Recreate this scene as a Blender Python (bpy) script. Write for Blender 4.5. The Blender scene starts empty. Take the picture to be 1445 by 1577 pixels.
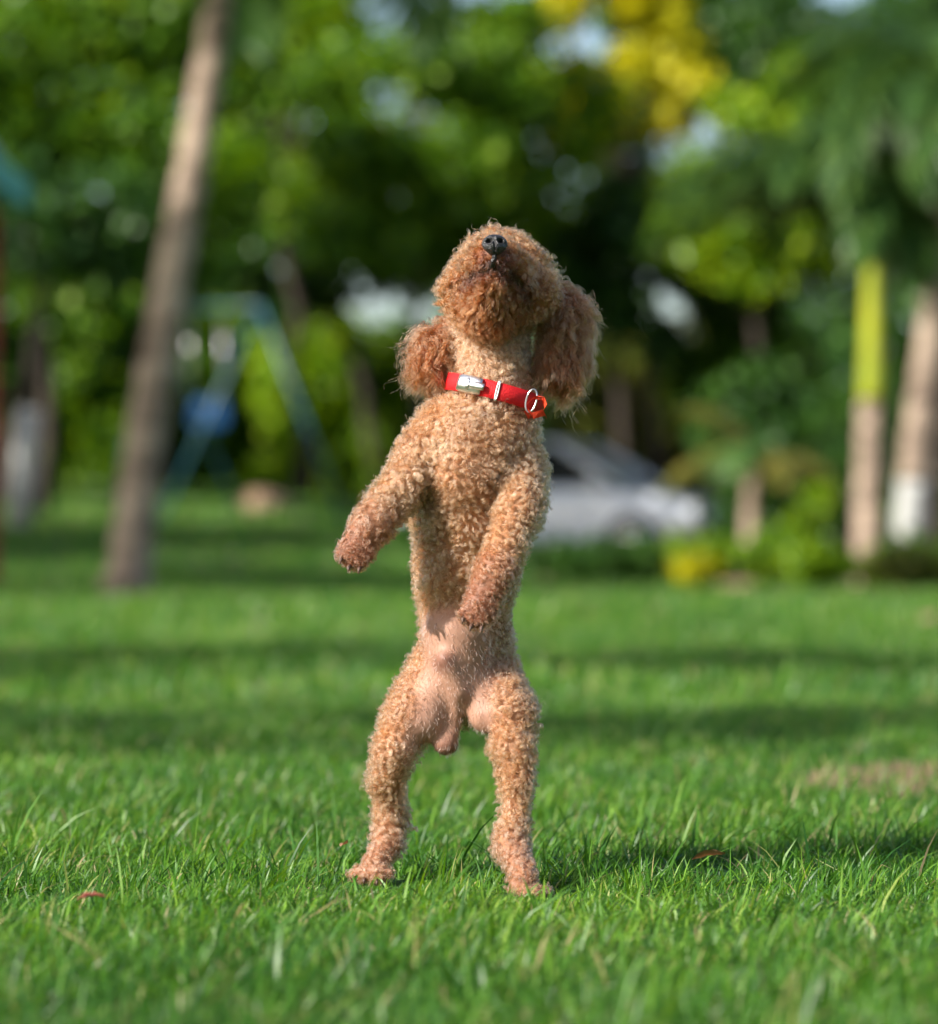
import bpy, bmesh, math, random
import numpy as np
from mathutils import Vector, Matrix, kdtree

R = math.radians
rng = np.random.default_rng(11)
random.seed(11)
scene = bpy.context.scene
COL = scene.collection

# ------------------------------------------------------------------ camera
FPX, CX, CY = 5149.0, 722.5, 788.5          # focal length and centre in photo pixels
CAM = np.array([0.0, -2.8, 0.278])
PITCH = math.atan(59.5 / FPX)
cam_d = bpy.data.cameras.new('camera')
cam = bpy.data.objects.new('camera', cam_d); COL.objects.link(cam)
cam.location = CAM; cam.rotation_euler = (R(90) + PITCH, 0, 0)
cam_d.sensor_fit = 'HORIZONTAL'; cam_d.sensor_width = 24.0
cam_d.lens = 24.0 * FPX / 1445.0
cam_d.clip_start = 0.05; cam_d.clip_end = 2000
cam_d.dof.use_dof = True
cam_d.dof.focus_distance = 2.75
cam_d.dof.aperture_fstop = 3.3
scene.camera = cam

# ------------------------------------------------------------------ light
SUN_EL, SHADOW_AZ = R(33), R(33)            # shadows fall right and 33 deg away from the camera
sun_dir = np.array([-math.cos(SHADOW_AZ) * math.cos(SUN_EL), -math.sin(SHADOW_AZ) * math.cos(SUN_EL), math.sin(SUN_EL)])
world = bpy.data.worlds.new('World'); scene.world = world; world.use_nodes = True
nt = world.node_tree; bg = nt.nodes['Background']
sky = nt.nodes.new('ShaderNodeTexSky'); sky.sky_type = 'NISHITA'; sky.sun_disc = False
sky.sun_elevation = SUN_EL
sky.sun_rotation = math.atan2(sun_dir[0], sun_dir[1])
sky.dust_density = 2.0; sky.air_density = 1.0; sky.ozone_density = 1.0
nt.links.new(sky.outputs[0], bg.inputs[0]); bg.inputs[1].default_value = 0.09
sd = bpy.data.lights.new('sun', 'SUN'); sd.energy = 4.6; sd.angle = R(0.6); sd.color = (1.0, 0.94, 0.86)
sun = bpy.data.objects.new('sun', sd); COL.objects.link(sun)
sun.rotation_euler = Vector(sun_dir).to_track_quat('Z', 'Y').to_euler(); sun.location = (-6, -3, 6)
scene.view_settings.view_transform = 'Standard'; scene.view_settings.look = 'None'
scene.view_settings.exposure = 1.18; scene.view_settings.gamma = 1.0
scene.view_settings.use_curve_mapping = False
scene.render.engine = 'CYCLES'
scene.cycles.use_denoising = True; scene.cycles.use_adaptive_sampling = True; scene.cycles.adaptive_threshold = 0.02
scene.cycles.max_bounces = 7; scene.cycles.diffuse_bounces = 4; scene.cycles.transmission_bounces = 6
scene.cycles.transparent_max_bounces = 8

# ------------------------------------------------------------------ helpers
def ss(a, b, x):
    t = np.clip((np.asarray(x, float) - a) / (b - a), 0, 1)
    return t * t * (3 - 2 * t)

def terrain(x, y):
    x = np.asarray(x, float); y = np.asarray(y, float)
    rise = np.clip(y - 17.5, 0, None)
    z = 0.045 * np.minimum(rise, 40) * ss(17, 26, y) * ss(1.6, -2.2, x)
    z = z + 0.03 * np.sin(x * 0.31 + 1.0) * np.sin(y * 0.23 - 0.6) * ss(5, 9, y)
    return z

def at(px, py, Y):
    """world point seen at photo pixel (px, py), on the plane y = Y"""
    f = np.array([0, math.cos(PITCH), math.sin(PITCH)]); u = np.array([0, -math.sin(PITCH), math.cos(PITCH)])
    d = f + np.array([1.0, 0, 0]) * (px - CX) / FPX + u * (CY - py) / FPX
    return CAM + d * (Y - CAM[1]) / d[1]

def link(o, parent=None):
    COL.objects.link(o)
    if parent is not None: o.parent = parent
    return o

def tag(o, label=None, cat=None, group=None, kind=None):
    if label: o['label'] = label
    if cat: o['category'] = cat
    if group: o['group'] = group
    if kind: o['kind'] = kind
    return o

def empty(name, loc=(0, 0, 0), rz=0.0):
    o = bpy.data.objects.new(name, None); o.empty_display_size = 0.1
    o.location = loc; o.rotation_euler = (0, 0, rz)
    return link(o)

def np_mesh(name, verts, tris, mat=None, parent=None, smooth=False):
    verts = np.asarray(verts, np.float32).reshape(-1, 3); tris = np.asarray(tris, np.int32)
    k = tris.shape[1]; n = len(tris)
    me = bpy.data.meshes.new(name)
    me.vertices.add(len(verts)); me.vertices.foreach_set('co', verts.ravel())
    me.loops.add(n * k); me.loops.foreach_set('vertex_index', tris.ravel())
    me.polygons.add(n); me.polygons.foreach_set('loop_start', np.arange(n, dtype=np.int32) * k)
    me.update(calc_edges=True)
    if smooth: me.polygons.foreach_set('use_smooth', np.ones(n, bool))
    if mat: me.materials.append(mat)
    o = bpy.data.objects.new(name, me)
    return link(o, parent)

class MB:
    """collects simple shapes into ONE mesh"""
    def __init__(s): s.bm = bmesh.new()
    def box(s, c, size, bevel=0.0, rot=None):
        m = Matrix.Translation(c) @ ((rot or Matrix()).to_4x4()) @ Matrix.Diagonal((*size, 1))
        g = bmesh.ops.create_cube(s.bm, size=1.0, matrix=m)
        if bevel:
            es = list({e for v in g['verts'] for e in v.link_edges})
            bmesh.ops.bevel(s.bm, geom=es, offset=bevel, segments=2, affect='EDGES', profile=0.6)
        return s
    def tube(s, pts, rad, seg=10, closed=False):
        pts = [Vector(p) for p in pts]; n = len(pts)
        if not hasattr(rad, '__len__'): rad = [rad] * n
        rings = []; prev = None
        for i, p in enumerate(pts):
            if closed: t = pts[(i + 1) % n] - pts[i - 1]
            else: t = pts[min(i + 1, n - 1)] - pts[max(i - 1, 0)]
            t.normalize()
            if prev is None:
                a = Vector((0, 0, 1)) if abs(t.z) < 0.9 else Vector((1, 0, 0)); prev = t.cross(a).normalized()
            u = (prev - t * prev.dot(t)).normalized(); v = t.cross(u); prev = u
            rings.append([s.bm.verts.new(p + (u * math.cos(6.28318 * k / seg) + v * math.sin(6.28318 * k / seg)) * rad[i]) for k in range(seg)])
        for i in range(n if closed else n - 1):
            a, b = rings[i], rings[(i + 1) % n]
            for k in range(seg): s.bm.faces.new((a[k], a[(k + 1) % seg], b[(k + 1) % seg], b[k]))
        if not closed:
            s.bm.faces.new(rings[0][::-1]); s.bm.faces.new(rings[-1])
        return s
    def lathe(s, prof, axis='Y', seg=24, c=(0, 0, 0)):
        rings = []
        for (r, h) in prof:
            ring = []
            for k in range(seg):
                a = 6.28318 * k / seg; ca, sa = math.cos(a) * r, math.sin(a) * r
                p = {'Y': (ca, h, sa), 'Z': (ca, sa, h), 'X': (h, ca, sa)}[axis]
                ring.append(s.bm.verts.new(Vector(p) + Vector(c)))
            rings.append(ring)
        for a, b in zip(rings, rings[1:]):
            for k in range(seg): s.bm.faces.new((a[k], a[(k + 1) % seg], b[(k + 1) % seg], b[k]))
        s.bm.faces.new(rings[0][::-1]); s.bm.faces.new(rings[-1])
        return s
    def build(s, name, mat, parent=None, smooth=True):
        bmesh.ops.recalc_face_normals(s.bm, faces=s.bm.faces[:])
        me = bpy.data.meshes.new(name); s.bm.to_mesh(me); s.bm.free()
        if smooth:
            for p in me.polygons: p.use_smooth = True
        me.materials.append(mat)
        return link(bpy.data.objects.new(name, me), parent)

# ------------------------------------------------------------------ materials
def new_mat(name):
    m = bpy.data.materials.new(name); m.use_nodes = True
    n = m.node_tree; n.nodes.clear()
    return m, n, n.nodes.new('ShaderNodeOutputMaterial')

def N(n, t, **kw):
    nd = n.nodes.new(t)
    for k, v in kw.items():
        if k in nd.inputs: nd.inputs[k].default_value = v
        else: setattr(nd, k, v)
    return nd

def ramp(n, fac, stops):
    r = n.nodes.new('ShaderNodeValToRGB'); e = r.color_ramp.elements
    while len(e) < len(stops): e.new(0.5)
    for el, (p, c) in zip(e, stops): el.position = p; el.color = (*c, 1)
    n.links.new(fac, r.inputs[0])
    return r.outputs[0]

def leaf_mat(name, stops, trans=0.35, rough=0.5, patch=0.0, spec=0.3):
    """leaf / blade: colour differs leaf by leaf, some light passes through"""
    m, n, out = new_mat(name)
    g = N(n, 'ShaderNodeNewGeometry')
    c = ramp(n, g.outputs['Random Per Island'], stops)
    if patch:
        tc = N(n, 'ShaderNodeTexCoord'); nz = N(n, 'ShaderNodeTexNoise', Scale=patch, Detail=3.0)
        n.links.new(tc.outputs['Object'], nz.inputs['Vector'])
        hs = N(n, 'ShaderNodeHueSaturation'); mr = N(n, 'ShaderNodeMapRange')
        mr.inputs['From Min'].default_value = 0.3; mr.inputs['From Max'].default_value = 0.7
        mr.inputs['To Min'].default_value = 0.7; mr.inputs['To Max'].default_value = 1.25
        n.links.new(nz.outputs['Fac'], mr.inputs['Value']); n.links.new(mr.outputs[0], hs.inputs['Value'])
        mh = N(n, 'ShaderNodeMapRange')
        mh.inputs['From Min'].default_value = 0.3; mh.inputs['From Max'].default_value = 0.7
        mh.inputs['To Min'].default_value = 0.515; mh.inputs['To Max'].default_value = 0.485
        n.links.new(nz.outputs['Fac'], mh.inputs['Value']); n.links.new(mh.outputs[0], hs.inputs['Hue'])
        n.links.new(c, hs.inputs['Color']); c = hs.outputs[0]
    p = N(n, 'ShaderNodeBsdfPrincipled', Roughness=rough); p.inputs['Specular IOR Level'].default_value = spec
    t = N(n, 'ShaderNodeBsdfTranslucent'); mx = N(n, 'ShaderNodeMixShader'); mx.inputs[0].default_value = trans
    n.links.new(c, p.inputs['Base Color'])
    h2 = N(n, 'ShaderNodeHueSaturation', Value=1.3, Saturation=1.1, Hue=0.485)
    n.links.new(c, h2.inputs['Color']); n.links.new(h2.outputs[0], t.inputs['Color'])
    n.links.new(p.outputs[0], mx.inputs[1]); n.links.new(t.outputs[0], mx.inputs[2]); n.links.new(mx.outputs[0], out.inputs[0])
    return m

def noise_mat(name, c1, c2, scale=20.0, rough=0.8, detail=6.0, bump=0.3, stretch=(1, 1, 1), metallic=0.0, spec=0.3, coat=0.0):
    m, n, out = new_mat(name)
    tc = N(n, 'ShaderNodeTexCoord'); mp = N(n, 'ShaderNodeMapping'); mp.inputs['Scale'].default_value = stretch
    nz = N(n, 'ShaderNodeTexNoise', Scale=scale, Detail=detail)
    n.links.new(tc.outputs['Object'], mp.inputs[0]); n.links.new(mp.outputs[0], nz.inputs['Vector'])
    c = ramp(n, nz.outputs['Fac'], [(0.32, c1), (0.68, c2)])
    p = N(n, 'ShaderNodeBsdfPrincipled', Roughness=rough, Metallic=metallic); p.inputs['Specular IOR Level'].default_value = spec
    p.inputs['Coat Weight'].default_value = coat; p.inputs['Coat Roughness'].default_value = 0.04
    n.links.new(c, p.inputs['Base Color'])
    if bump:
        b = N(n, 'ShaderNodeBump', Strength=bump, Distance=0.01); n.links.new(nz.outputs['Fac'], b.inputs['Height'])
        n.links.new(b.outputs[0], p.inputs['Normal'])
    n.links.new(p.outputs[0], out.inputs[0])
    return m

def ground_mat():
    m, n, out = new_mat('turf_soil')
    tc = N(n, 'ShaderNodeTexCoord')
    a = N(n, 'ShaderNodeTexNoise', Scale=1.3, Detail=5.0); b = N(n, 'ShaderNodeTexNoise', Scale=45.0, Detail=5.0)
    for q in (a, b): n.links.new(tc.outputs['Object'], q.inputs['Vector'])
    c1 = ramp(n, b.outputs['Fac'], [(0.35, (0.022, 0.05, 0.012)), (0.65, (0.05, 0.115, 0.022))])
    c2 = ramp(n, b.outputs['Fac'], [(0.35, (0.03, 0.065, 0.015)), (0.65, (0.075, 0.14, 0.028))])
    mx = N(n, 'ShaderNodeMixRGB'); n.links.new(a.outputs['Fac'], mx.inputs[0]); n.links.new(c1, mx.inputs[1]); n.links.new(c2, mx.inputs[2])
    # bare soil where the turf is worn (its own outline)
    sp = N(n, 'ShaderNodeAttribute', attribute_name='soil')
    s3 = ramp(n, b.outputs['Fac'], [(0.35, (0.12, 0.075, 0.045)), (0.65, (0.26, 0.17, 0.11))])
    m2 = N(n, 'ShaderNodeMixRGB'); n.links.new(sp.outputs['Fac'], m2.inputs[0]); n.links.new(mx.outputs[0], m2.inputs[1]); n.links.new(s3, m2.inputs[2])
    p = N(n, 'ShaderNodeBsdfPrincipled', Roughness=0.95); p.inputs['Specular IOR Level'].default_value = 0.1
    n.links.new(m2.outputs[0], p.inputs['Base Color'])
    bp = N(n, 'ShaderNodeBump', Strength=0.6, Distance=0.02); n.links.new(b.outputs['Fac'], bp.inputs['Height']); n.links.new(bp.outputs[0], p.inputs['Normal'])
    n.links.new(p.outputs[0], out.inputs[0])
    return m

# ------------------------------------------------------------------ ground
def soil_mask(x, y):
    """worn patch of bare earth in the lawn, and the soil of the planting bed"""
    x = np.asarray(x, float); y = np.asarray(y, float)
    wob = 0.12 * np.sin(9 * x + 3 * y) + 0.1 * np.sin(5 * y - 4 * x + 1)
    d1 = np.sqrt(((x - 0.56) / 0.19) ** 2 + ((y - 1.22) / 0.40) ** 2) + wob
    d2 = np.sqrt(((x - 1.05) / 0.25) ** 2 + ((y - 1.35) / 0.25) ** 2) + wob
    bed = np.clip((BED_EDGE(x) - y) / 0.5 + 1, 0, 2)
    bedm = np.where((x > 0.6), ss(1.3, 0.4, bed), 0)
    return np.maximum(np.maximum(ss(1.15, 0.75, d1), ss(1.1, 0.7, d2)), bedm * 0.9)

def BED_EDGE(x):   # front edge of the planting bed on the right
    return 22.6 + 0.5 * np.sin(np.asarray(x, float) * 1.1) - 0.35 * np.clip(np.asarray(x, float) - 2, 0, 6)

M_GROUND = ground_mat()
def build_ground():
    xs = np.concatenate([np.linspace(-400, -30, 12), np.arange(-24, -5, 1.0), np.arange(-5, -1.5, 0.25), np.arange(-1.5, 1.5, 0.06), np.arange(1.5, 5, 0.25), np.arange(5, 24, 1.0), np.linspace(30, 400, 12)])
    ys = np.concatenate([np.linspace(-200, -10, 8), np.arange(-9, -1.2, 0.6), np.arange(-1.2, 2.6, 0.06), np.arange(2.6, 10, 0.4), np.arange(10, 60, 1.0), np.linspace(64, 900, 16)])
    gx, gy = np.meshgrid(xs, ys, indexing='ij'); gz = terrain(gx, gy)
    nx, ny = gx.shape
    idx = np.arange(nx * ny).reshape(nx, ny)
    q = np.stack([idx[:-1, :-1], idx[1:, :-1], idx[1:, 1:], idx[:-1, 1:]], -1).reshape(-1, 4)
    o = np_mesh('lawn_ground', np.stack([gx, gy, gz], -1).reshape(-1, 3), q, M_GROUND, smooth=True)
    a = o.data.attributes.new('soil', 'FLOAT', 'POINT'); a.data.foreach_set('value', soil_mask(gx, gy).ravel().astype(np.float32))
    tag(o, 'green lawn ground sloping gently up behind the palm', kind='structure')
build_ground()

# ------------------------------------------------------------------ grass (real blades)
GRASS = leaf_mat('grass_blade', [(0.0, (0.022, 0.086, 0.010)), (0.35, (0.046, 0.148, 0.015)), (0.7, (0.082, 0.212, 0.020)), (0.92, (0.165, 0.315, 0.035)), (0.965, (0.30, 0.31, 0.10)), (1.0, (0.40, 0.31, 0.17))], trans=0.40, rough=0.42, patch=1.7, spec=0.4)

FEET = ((-0.078, -0.06), (0.05, -0.15))
def blades(n, xr, yr, hr, wr, lean, seg=3, tuft=0.35):
    x = rng.uniform(*xr, n * 2); y = rng.uniform(*yr, n * 2)
    # thin out by a clumpy pattern, never on bare soil
    cl = 0.5 + 0.5 * np.sin(x * 17 + 2.3 * np.sin(y * 11)) * np.sin(y * 15 + 2.1 * np.sin(x * 9 + 1))
    keep = (rng.random(n * 2) < (1 - tuft) + tuft * cl) & (rng.random(n * 2) > soil_mask(x, y) * 0.82)
    x, y, cl = x[keep][:n], y[keep][:n], cl[keep][:n]; n = len(x)
    h = rng.uniform(*hr, n) * (0.75 + 0.5 * cl) * (0.8 + 0.4 * rng.random(n))
    for fx, fy in FEET: h = h * (1 - 0.5 * ss(0.08, 0.035, np.hypot(x - fx, (y - fy) * 0.7)))
    w = rng.uniform(*wr, n); az = rng.uniform(0, 2 * np.pi, n)
    ln = np.abs(rng.normal(0, lean, n)) + 0.1
    dx = np.cos(az) * ln + 0.18; dy = np.sin(az) * ln
    crv = rng.uniform(0.4, 1.5, n)
    fa = rng.uniform(0, 2 * np.pi, n); wx, wy = np.cos(fa) * w / 2, np.sin(fa) * w / 2
    z0 = terrain(x, y) - 0.004
    ts = np.linspace(0, 1, seg + 1); prof = [1.0, 0.95, 0.7, 0.0] if seg == 3 else ([1.0, 0.8, 0.0] if seg == 2 else [1.0, 0.0])
    V = []
    for t, pw in zip(ts, prof):
        s = h * (0.35 * t + 0.65 * crv * t * t)
        zz = z0 + h * t * np.sqrt(np.clip(1 - 0.35 * (ln * t) ** 2, 0.1, 1))
        cx, cy = x + dx * s, y + dy * s
        if pw > 0:
            V.append(np.stack([cx - wx * pw, cy - wy * pw, zz], -1)); V.append(np.stack([cx + wx * pw, cy + wy * pw, zz], -1))
        else: V.append(np.stack([cx, cy, zz], -1))
    k = len(V); V = np.stack(V, 1).reshape(-1, 3)
    T = []
    for i in range(seg - 1): T += [(2 * i, 2 * i + 1, 2 * i + 3), (2 * i, 2 * i + 3, 2 * i + 2)]
    T.append((k - 3, k - 2, k - 1))
    T = (np.arange(n)[:, None, None] * k + np.array(T)[None]).reshape(-1, 3)
    return V, T

def build_grass():
    parts = [blades(210000, (-0.9, 0.9), (-1.15, 1.1), (0.010, 0.024), (0.0010, 0.0022), 1.3, 3, 0.5),
             blades(17000, (-0.9, 0.9), (-1.15, 1.1), (0.020, 0.038), (0.0014, 0.0028), 1.0, 3, 0.8),
             blades(1300, (-0.9, 0.9), (-1.15, 1.1), (0.035, 0.055), (0.0018, 0.0032), 0.7, 3, 0.9),
             blades(3500, (-0.9, 0.9), (-1.15, 1.1), (0.008, 0.018), (0.004, 0.008), 1.2, 3, 0.95),
             blades(90000, (-1.8, 1.8), (1.1, 3.4), (0.012, 0.030), (0.002, 0.004), 1.1, 2, 0.5),
             blades(22000, (-2.6, -0.9), (-1.15, 1.1), (0.012, 0.030), (0.0025, 0.005), 1.1, 2),
             blades(22000, (0.9, 2.6), (-1.15, 1.1), (0.012, 0.030), (0.0025, 0.005), 1.1, 2),
             blades(85000, (-3.2, 3.2), (3.4, 9.0), (0.018, 0.045), (0.004, 0.009), 0.9, 2),
             blades(70000, (-6.5, 6.5), (9.0, 22.0), (0.03, 0.07), (0.012, 0.024), 0.7, 1),
             blades(40000, (-9, 5), (22.0, 44.0), (0.04, 0.08), (0.025, 0.05), 0.6, 1)]
    off = 0; Vs = []; Ts = []
    for V, T in parts:
        Vs.append(V); Ts.append(T + off); off += len(V)
    o = np_mesh('grass', np.concatenate(Vs), np.concatenate(Ts), GRASS)
    tag(o, 'short green lawn grass growing all over the ground', 'grass', kind='stuff')
build_grass()

# ------------------------------------------------------------------ trees
BARK = noise_mat('bark', (0.022, 0.017, 0.013), (0.065, 0.05, 0.038), 9, 0.9, 8, 0.8, (1, 1, 0.3))
PALM_BARK = noise_mat('palm_bark', (0.10, 0.068, 0.05), (0.44, 0.34, 0.255), 4, 0.9, 8, 0.8, (1, 1, 2.2))
LEAF_DARK = leaf_mat('leaf_dark', [(0, (0.016, 0.052, 0.010)), (0.6, (0.036, 0.10, 0.016)), (1, (0.075, 0.165, 0.022))], 0.35, 0.4)
LEAF_MID = leaf_mat('leaf_mid', [(0, (0.04, 0.11, 0.008)), (0.6, (0.095, 0.215, 0.012)), (1, (0.20, 0.32, 0.018))], 0.45, 0.4)
LEAF_LIGHT = leaf_mat('leaf_light', [(0, (0.07, 0.17, 0.008)), (0.6, (0.16, 0.30, 0.010)), (1, (0.31, 0.42, 0.012))], 0.45, 0.4)
LEAF_YELLOW = leaf_mat('leaf_yellow', [(0, (0.30, 0.33, 0.008)), (0.6, (0.55, 0.52, 0.010)), (1, (0.68, 0.62, 0.012))], 0.4, 0.45)
LEAF_OLIVE = leaf_mat('leaf_olive', [(0, (0.06, 0.09, 0.014)), (0.6, (0.12, 0.15, 0.022)), (1, (0.22, 0.21, 0.035))], 0.35, 0.45)

def leaf_cloud(cent, rad, per, size, up=0.5, flat=1.0):
    """leaf-sized folded faces spread through clumps; returns verts, tris"""
    cent = np.asarray(cent, float); rad = np.asarray(rad, float)
    cnt = np.maximum(4, (per * (rad / rad.mean()) ** 2)).astype(int)
    ci = np.repeat(np.arange(len(cent)), cnt); n = len(ci)
    d = rng.normal(size=(n, 3)); d /= np.linalg.norm(d, axis=1)[:, None]
    r = rng.random(n) ** 0.45
    p = cent[ci] + d * (rad[ci] * r * (0.75 + 0.5 * rng.random(n)))[:, None] * np.array([1, 1, flat])
    nrm = rng.normal(size=(n, 3)) + np.array([0, 0, up * 2]) + d * 0.6; nrm /= np.linalg.norm(nrm, axis=1)[:, None]
    a = np.cross(nrm, rng.normal(size=(n, 3))); a /= np.linalg.norm(a, axis=1)[:, None]; b = np.cross(nrm, a)
    s = size * rng.uniform(0.6, 1.3, n)[:, None]
    L = a * s; Wd = b * s * 0.42; F = nrm * s * 0.14
    V = np.stack([p - L * 0.5, p + Wd + F, p + L * 0.55 - F * 0.5, p - Wd + F], 1).reshape(-1, 3)
    i = np.arange(n)[:, None] * 4
    T = np.concatenate([i + [0, 1, 2], i + [0, 2, 3]], 0)
    return V, T

def trunk_mesh(base, top, r0, r1, limbs, name, parent, mat, wob=0.12):
    mb = MB(); base = Vector(base); top = Vector(top); n = 8
    pts = []; rs = []
    for i in range(n):
        t = i / (n - 1); p = base.lerp(top, t) + Vector((random.uniform(-1, 1), random.uniform(-1, 1), 0)) * wob * math.sin(t * 3.1)
        pts.append(p); rs.append(r0 * (1 - t) + r1 * t + r0 * 0.5 * max(0, 0.12 - t) / 0.12)
    mb.tube(pts, rs, 10)
    for L in limbs:
        L = Vector(L); t = random.uniform(0.55, 0.97); k = min(int(t * (n - 1)), n - 2)
        s = pts[k].lerp(pts[k + 1], t * (n - 1) - k); mid = s.lerp(L, 0.5) + Vector((0, 0, -0.12 * (L - s).length)) + Vector((random.uniform(-.15, .15), random.uniform(-.15, .15), 0))
        rr = rs[k] * 0.5
        mb.tube([s, s.lerp(mid, 0.55), mid, mid.lerp(L, 0.5), L], [rr, rr * 0.8, rr * 0.6, rr * 0.4, rr * 0.12], 6)
    return mb.build(name, mat, parent)

def tree(name, label, px, py, d, rad, mat, n_clump=26, per=330, leaf=0.17, trunk_px=None, group='trees behind the lawn', squash=0.85, cr=0.34, r0=0.095, world_c=None, cat='tree'):
    Y = d - 2.8
    c = np.array(world_c) if world_c is not None else at(px, py, Y)
    rx, ry, rz = rad
    P = []
    while len(P) < n_clump:
        q = rng.uniform(-1, 1, 3); l = np.linalg.norm(q)
        if l > 1 or l < 0.35 or (len(P) < n_clump * 0.8 and l < 0.55): continue
        if all(np.linalg.norm(q - o) > 0.16 for o in P): P.append(q)
    P = np.array(P); cent = c + P * np.array([rx, ry, rz])
    rr = rng.uniform(0.7, 1.3, n_clump) * cr * (rx + ry + rz) / 3
    bx = at(trunk_px, py, Y)[0] if trunk_px is not None else c[0] + rng.uniform(-.2, .2)
    base = np.array([bx, c[1], float(terrain(bx, c[1])) - 0.05])
    root = empty(name, base)
    tag(root, label, cat, group)
    loc = lambda v: np.asarray(v) - base
    limbs = [loc(v) for v in cent[np.argsort(-rr)[:12]]]
    top = loc(c + np.array([0, 0, rz * 0.25]))
    trunk_mesh((0, 0, 0), top, r0, r0 * 0.4, limbs, 'trunk', root, BARK)
    V, T = leaf_cloud(cent - base, rr, per, leaf, flat=squash)
    np_mesh('crown', V, T, mat, root)
    return root

tree('broadleaf_tree', 'big dense green tree behind the leaning palm trunk', 110, 190, 35, (2.4, 1.6, 2.0), LEAF_MID, 46, 330, 0.17, 60)
tree('broadleaf_tree', 'loose light green tree with wide sky gaps beside the leaning trunk', 430, 150, 41, (1.5, 1.3, 1.9), LEAF_LIGHT, 20, 200, 0.16, 470)
tree('broadleaf_tree', 'dark green tree above and left of the dog', 640, 190, 38, (1.3, 1.3, 2.0), LEAF_MID, 26, 300, 0.17, 640)
tree('broadleaf_tree', 'yellow green sunlit tree directly above the dog', 775, 205, 39, (1.25, 1.1, 1.6), LEAF_LIGHT, 24, 200, 0.15, 745)
tree('broadleaf_tree', 'tall tree with bright yellow crown top', 955, 75, 41, (1.1, 1.0, 1.3), LEAF_YELLOW, 22, 200, 0.16, 960)
tree('broadleaf_tree', 'dark tree with low crown right of the dog head', 1010, 400, 40, (1.6, 1.1, 1.0), LEAF_DARK, 28, 250, 0.17, 1010)
tree('broadleaf_tree', 'green tree behind the yellow green crownshaft palm', 1185, 260, 38, (1.1, 1.1, 1.5), LEAF_LIGHT, 20, 200, 0.16, 1150)
tree('broadleaf_tree', 'dark shady tree behind the right palms', 1330, 200, 43, (1.9, 1.4, 2.2), LEAF_DARK, 30, 280, 0.17, 1300)
tree('broadleaf_tree', 'dark green tree at the far right edge', 1570, 240, 38, (1.5, 1.6, 2.4), LEAF_DARK, 30, 300, 0.17, 1600)
tree('broadleaf_tree', 'low dark tree shading the ground left of the leaning trunk', 40, 430, 39, (2.3, 1.3, 0.8), LEAF_DARK, 30, 320, 0.17, 0)
tree('broadleaf_tree', 'low dark tree between the swing frame and the dog', 480, 380, 44, (1.9, 1.1, 0.8), LEAF_DARK, 24, 240, 0.17, 600)
tree('broadleaf_tree', 'tall dark tree between the yellow crown and the palm fronds', 1110, 140, 50, (2.1, 1.2, 2.2), LEAF_DARK, 36, 280, 0.19, 1090)
tree('broadleaf_tree', 'green tree filling the gap just right of the leaning trunk', 320, 185, 49, (1.7, 1.2, 1.5), LEAF_MID, 24, 260, 0.18, 330)
# more of the same row of trees on both sides of the view
for k_, (x_, y_, z_, r_, m_) in enumerate(((-8.5, 37, 4.6, 2.4, LEAF_MID), (-12.5, 41, 5.0, 2.7, LEAF_DARK), (-17, 38, 4.8, 2.6, LEAF_MID), (-22, 44, 5.2, 2.8, LEAF_DARK), (9.5, 39, 4.8, 2.5, LEAF_MID), (13.5, 36, 4.6, 2.4, LEAF_DARK), (18, 41, 5.0, 2.7, LEAF_MID), (23, 38, 4.8, 2.6, LEAF_DARK))):
    tree('broadleaf_tree', ('broadleaf tree standing just beyond the %s edge of the view', 'second broadleaf tree beyond the %s edge of the view', 'third broadleaf tree beyond the %s edge of the view', 'outermost broadleaf tree far beyond the %s edge of the view')[k_ % 4] % ('left', 'right')[k_ // 4], 0, 0, 0, (r_, r_ * .7, r_ * .9), m_, 28, 220, 0.2, None, world_c=(x_, y_, z_), r0=0.13)
# trees that stand left of the frame and shade the lawn
tree('broadleaf_tree', 'shade tree standing left of the frame beside the lawn', 0, 0, 0, (2.6, 2.3, 1.0), LEAF_MID, 24, 90, 0.15, None, world_c=(-8.5, -0.7, 6.0), r0=0.12, cr=0.26)
tree('broadleaf_tree', 'shade tree standing left of the frame beside the leaning palm', 0, 0, 0, (1.6, 1.4, 1.0), LEAF_MID, 24, 240, 0.16, None, world_c=(-8.5, 12.9, 5.9), r0=0.12)
tree('broadleaf_tree', 'broad shade tree standing left of the frame beyond the shelter', 0, 0, 0, (3.4, 3.2, 1.3), LEAF_MID, 44, 260, 0.18, None, world_c=(-11.5, 21.5, 6.2), r0=0.18)

def far_wood():
    n = 1000
    x = rng.uniform(-45, 45, n); y = rng.uniform(56, 72, n)
    z = 0.2 + rng.random(n) * (4.9 + 1.6 * np.sin(x * 0.9 + 0.8) + 1.0 * np.sin(x * 2.3))
    cent = np.stack([x, y, z], -1)
    V, T = leaf_cloud(cent, rng.uniform(0.7, 1.3, len(cent)), 150, 0.28)
    tag(np_mesh('distant_wood', V, T, LEAF_DARK), 'dark mass of distant trees behind everything', 'wood', kind='stuff')
far_wood()

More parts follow.
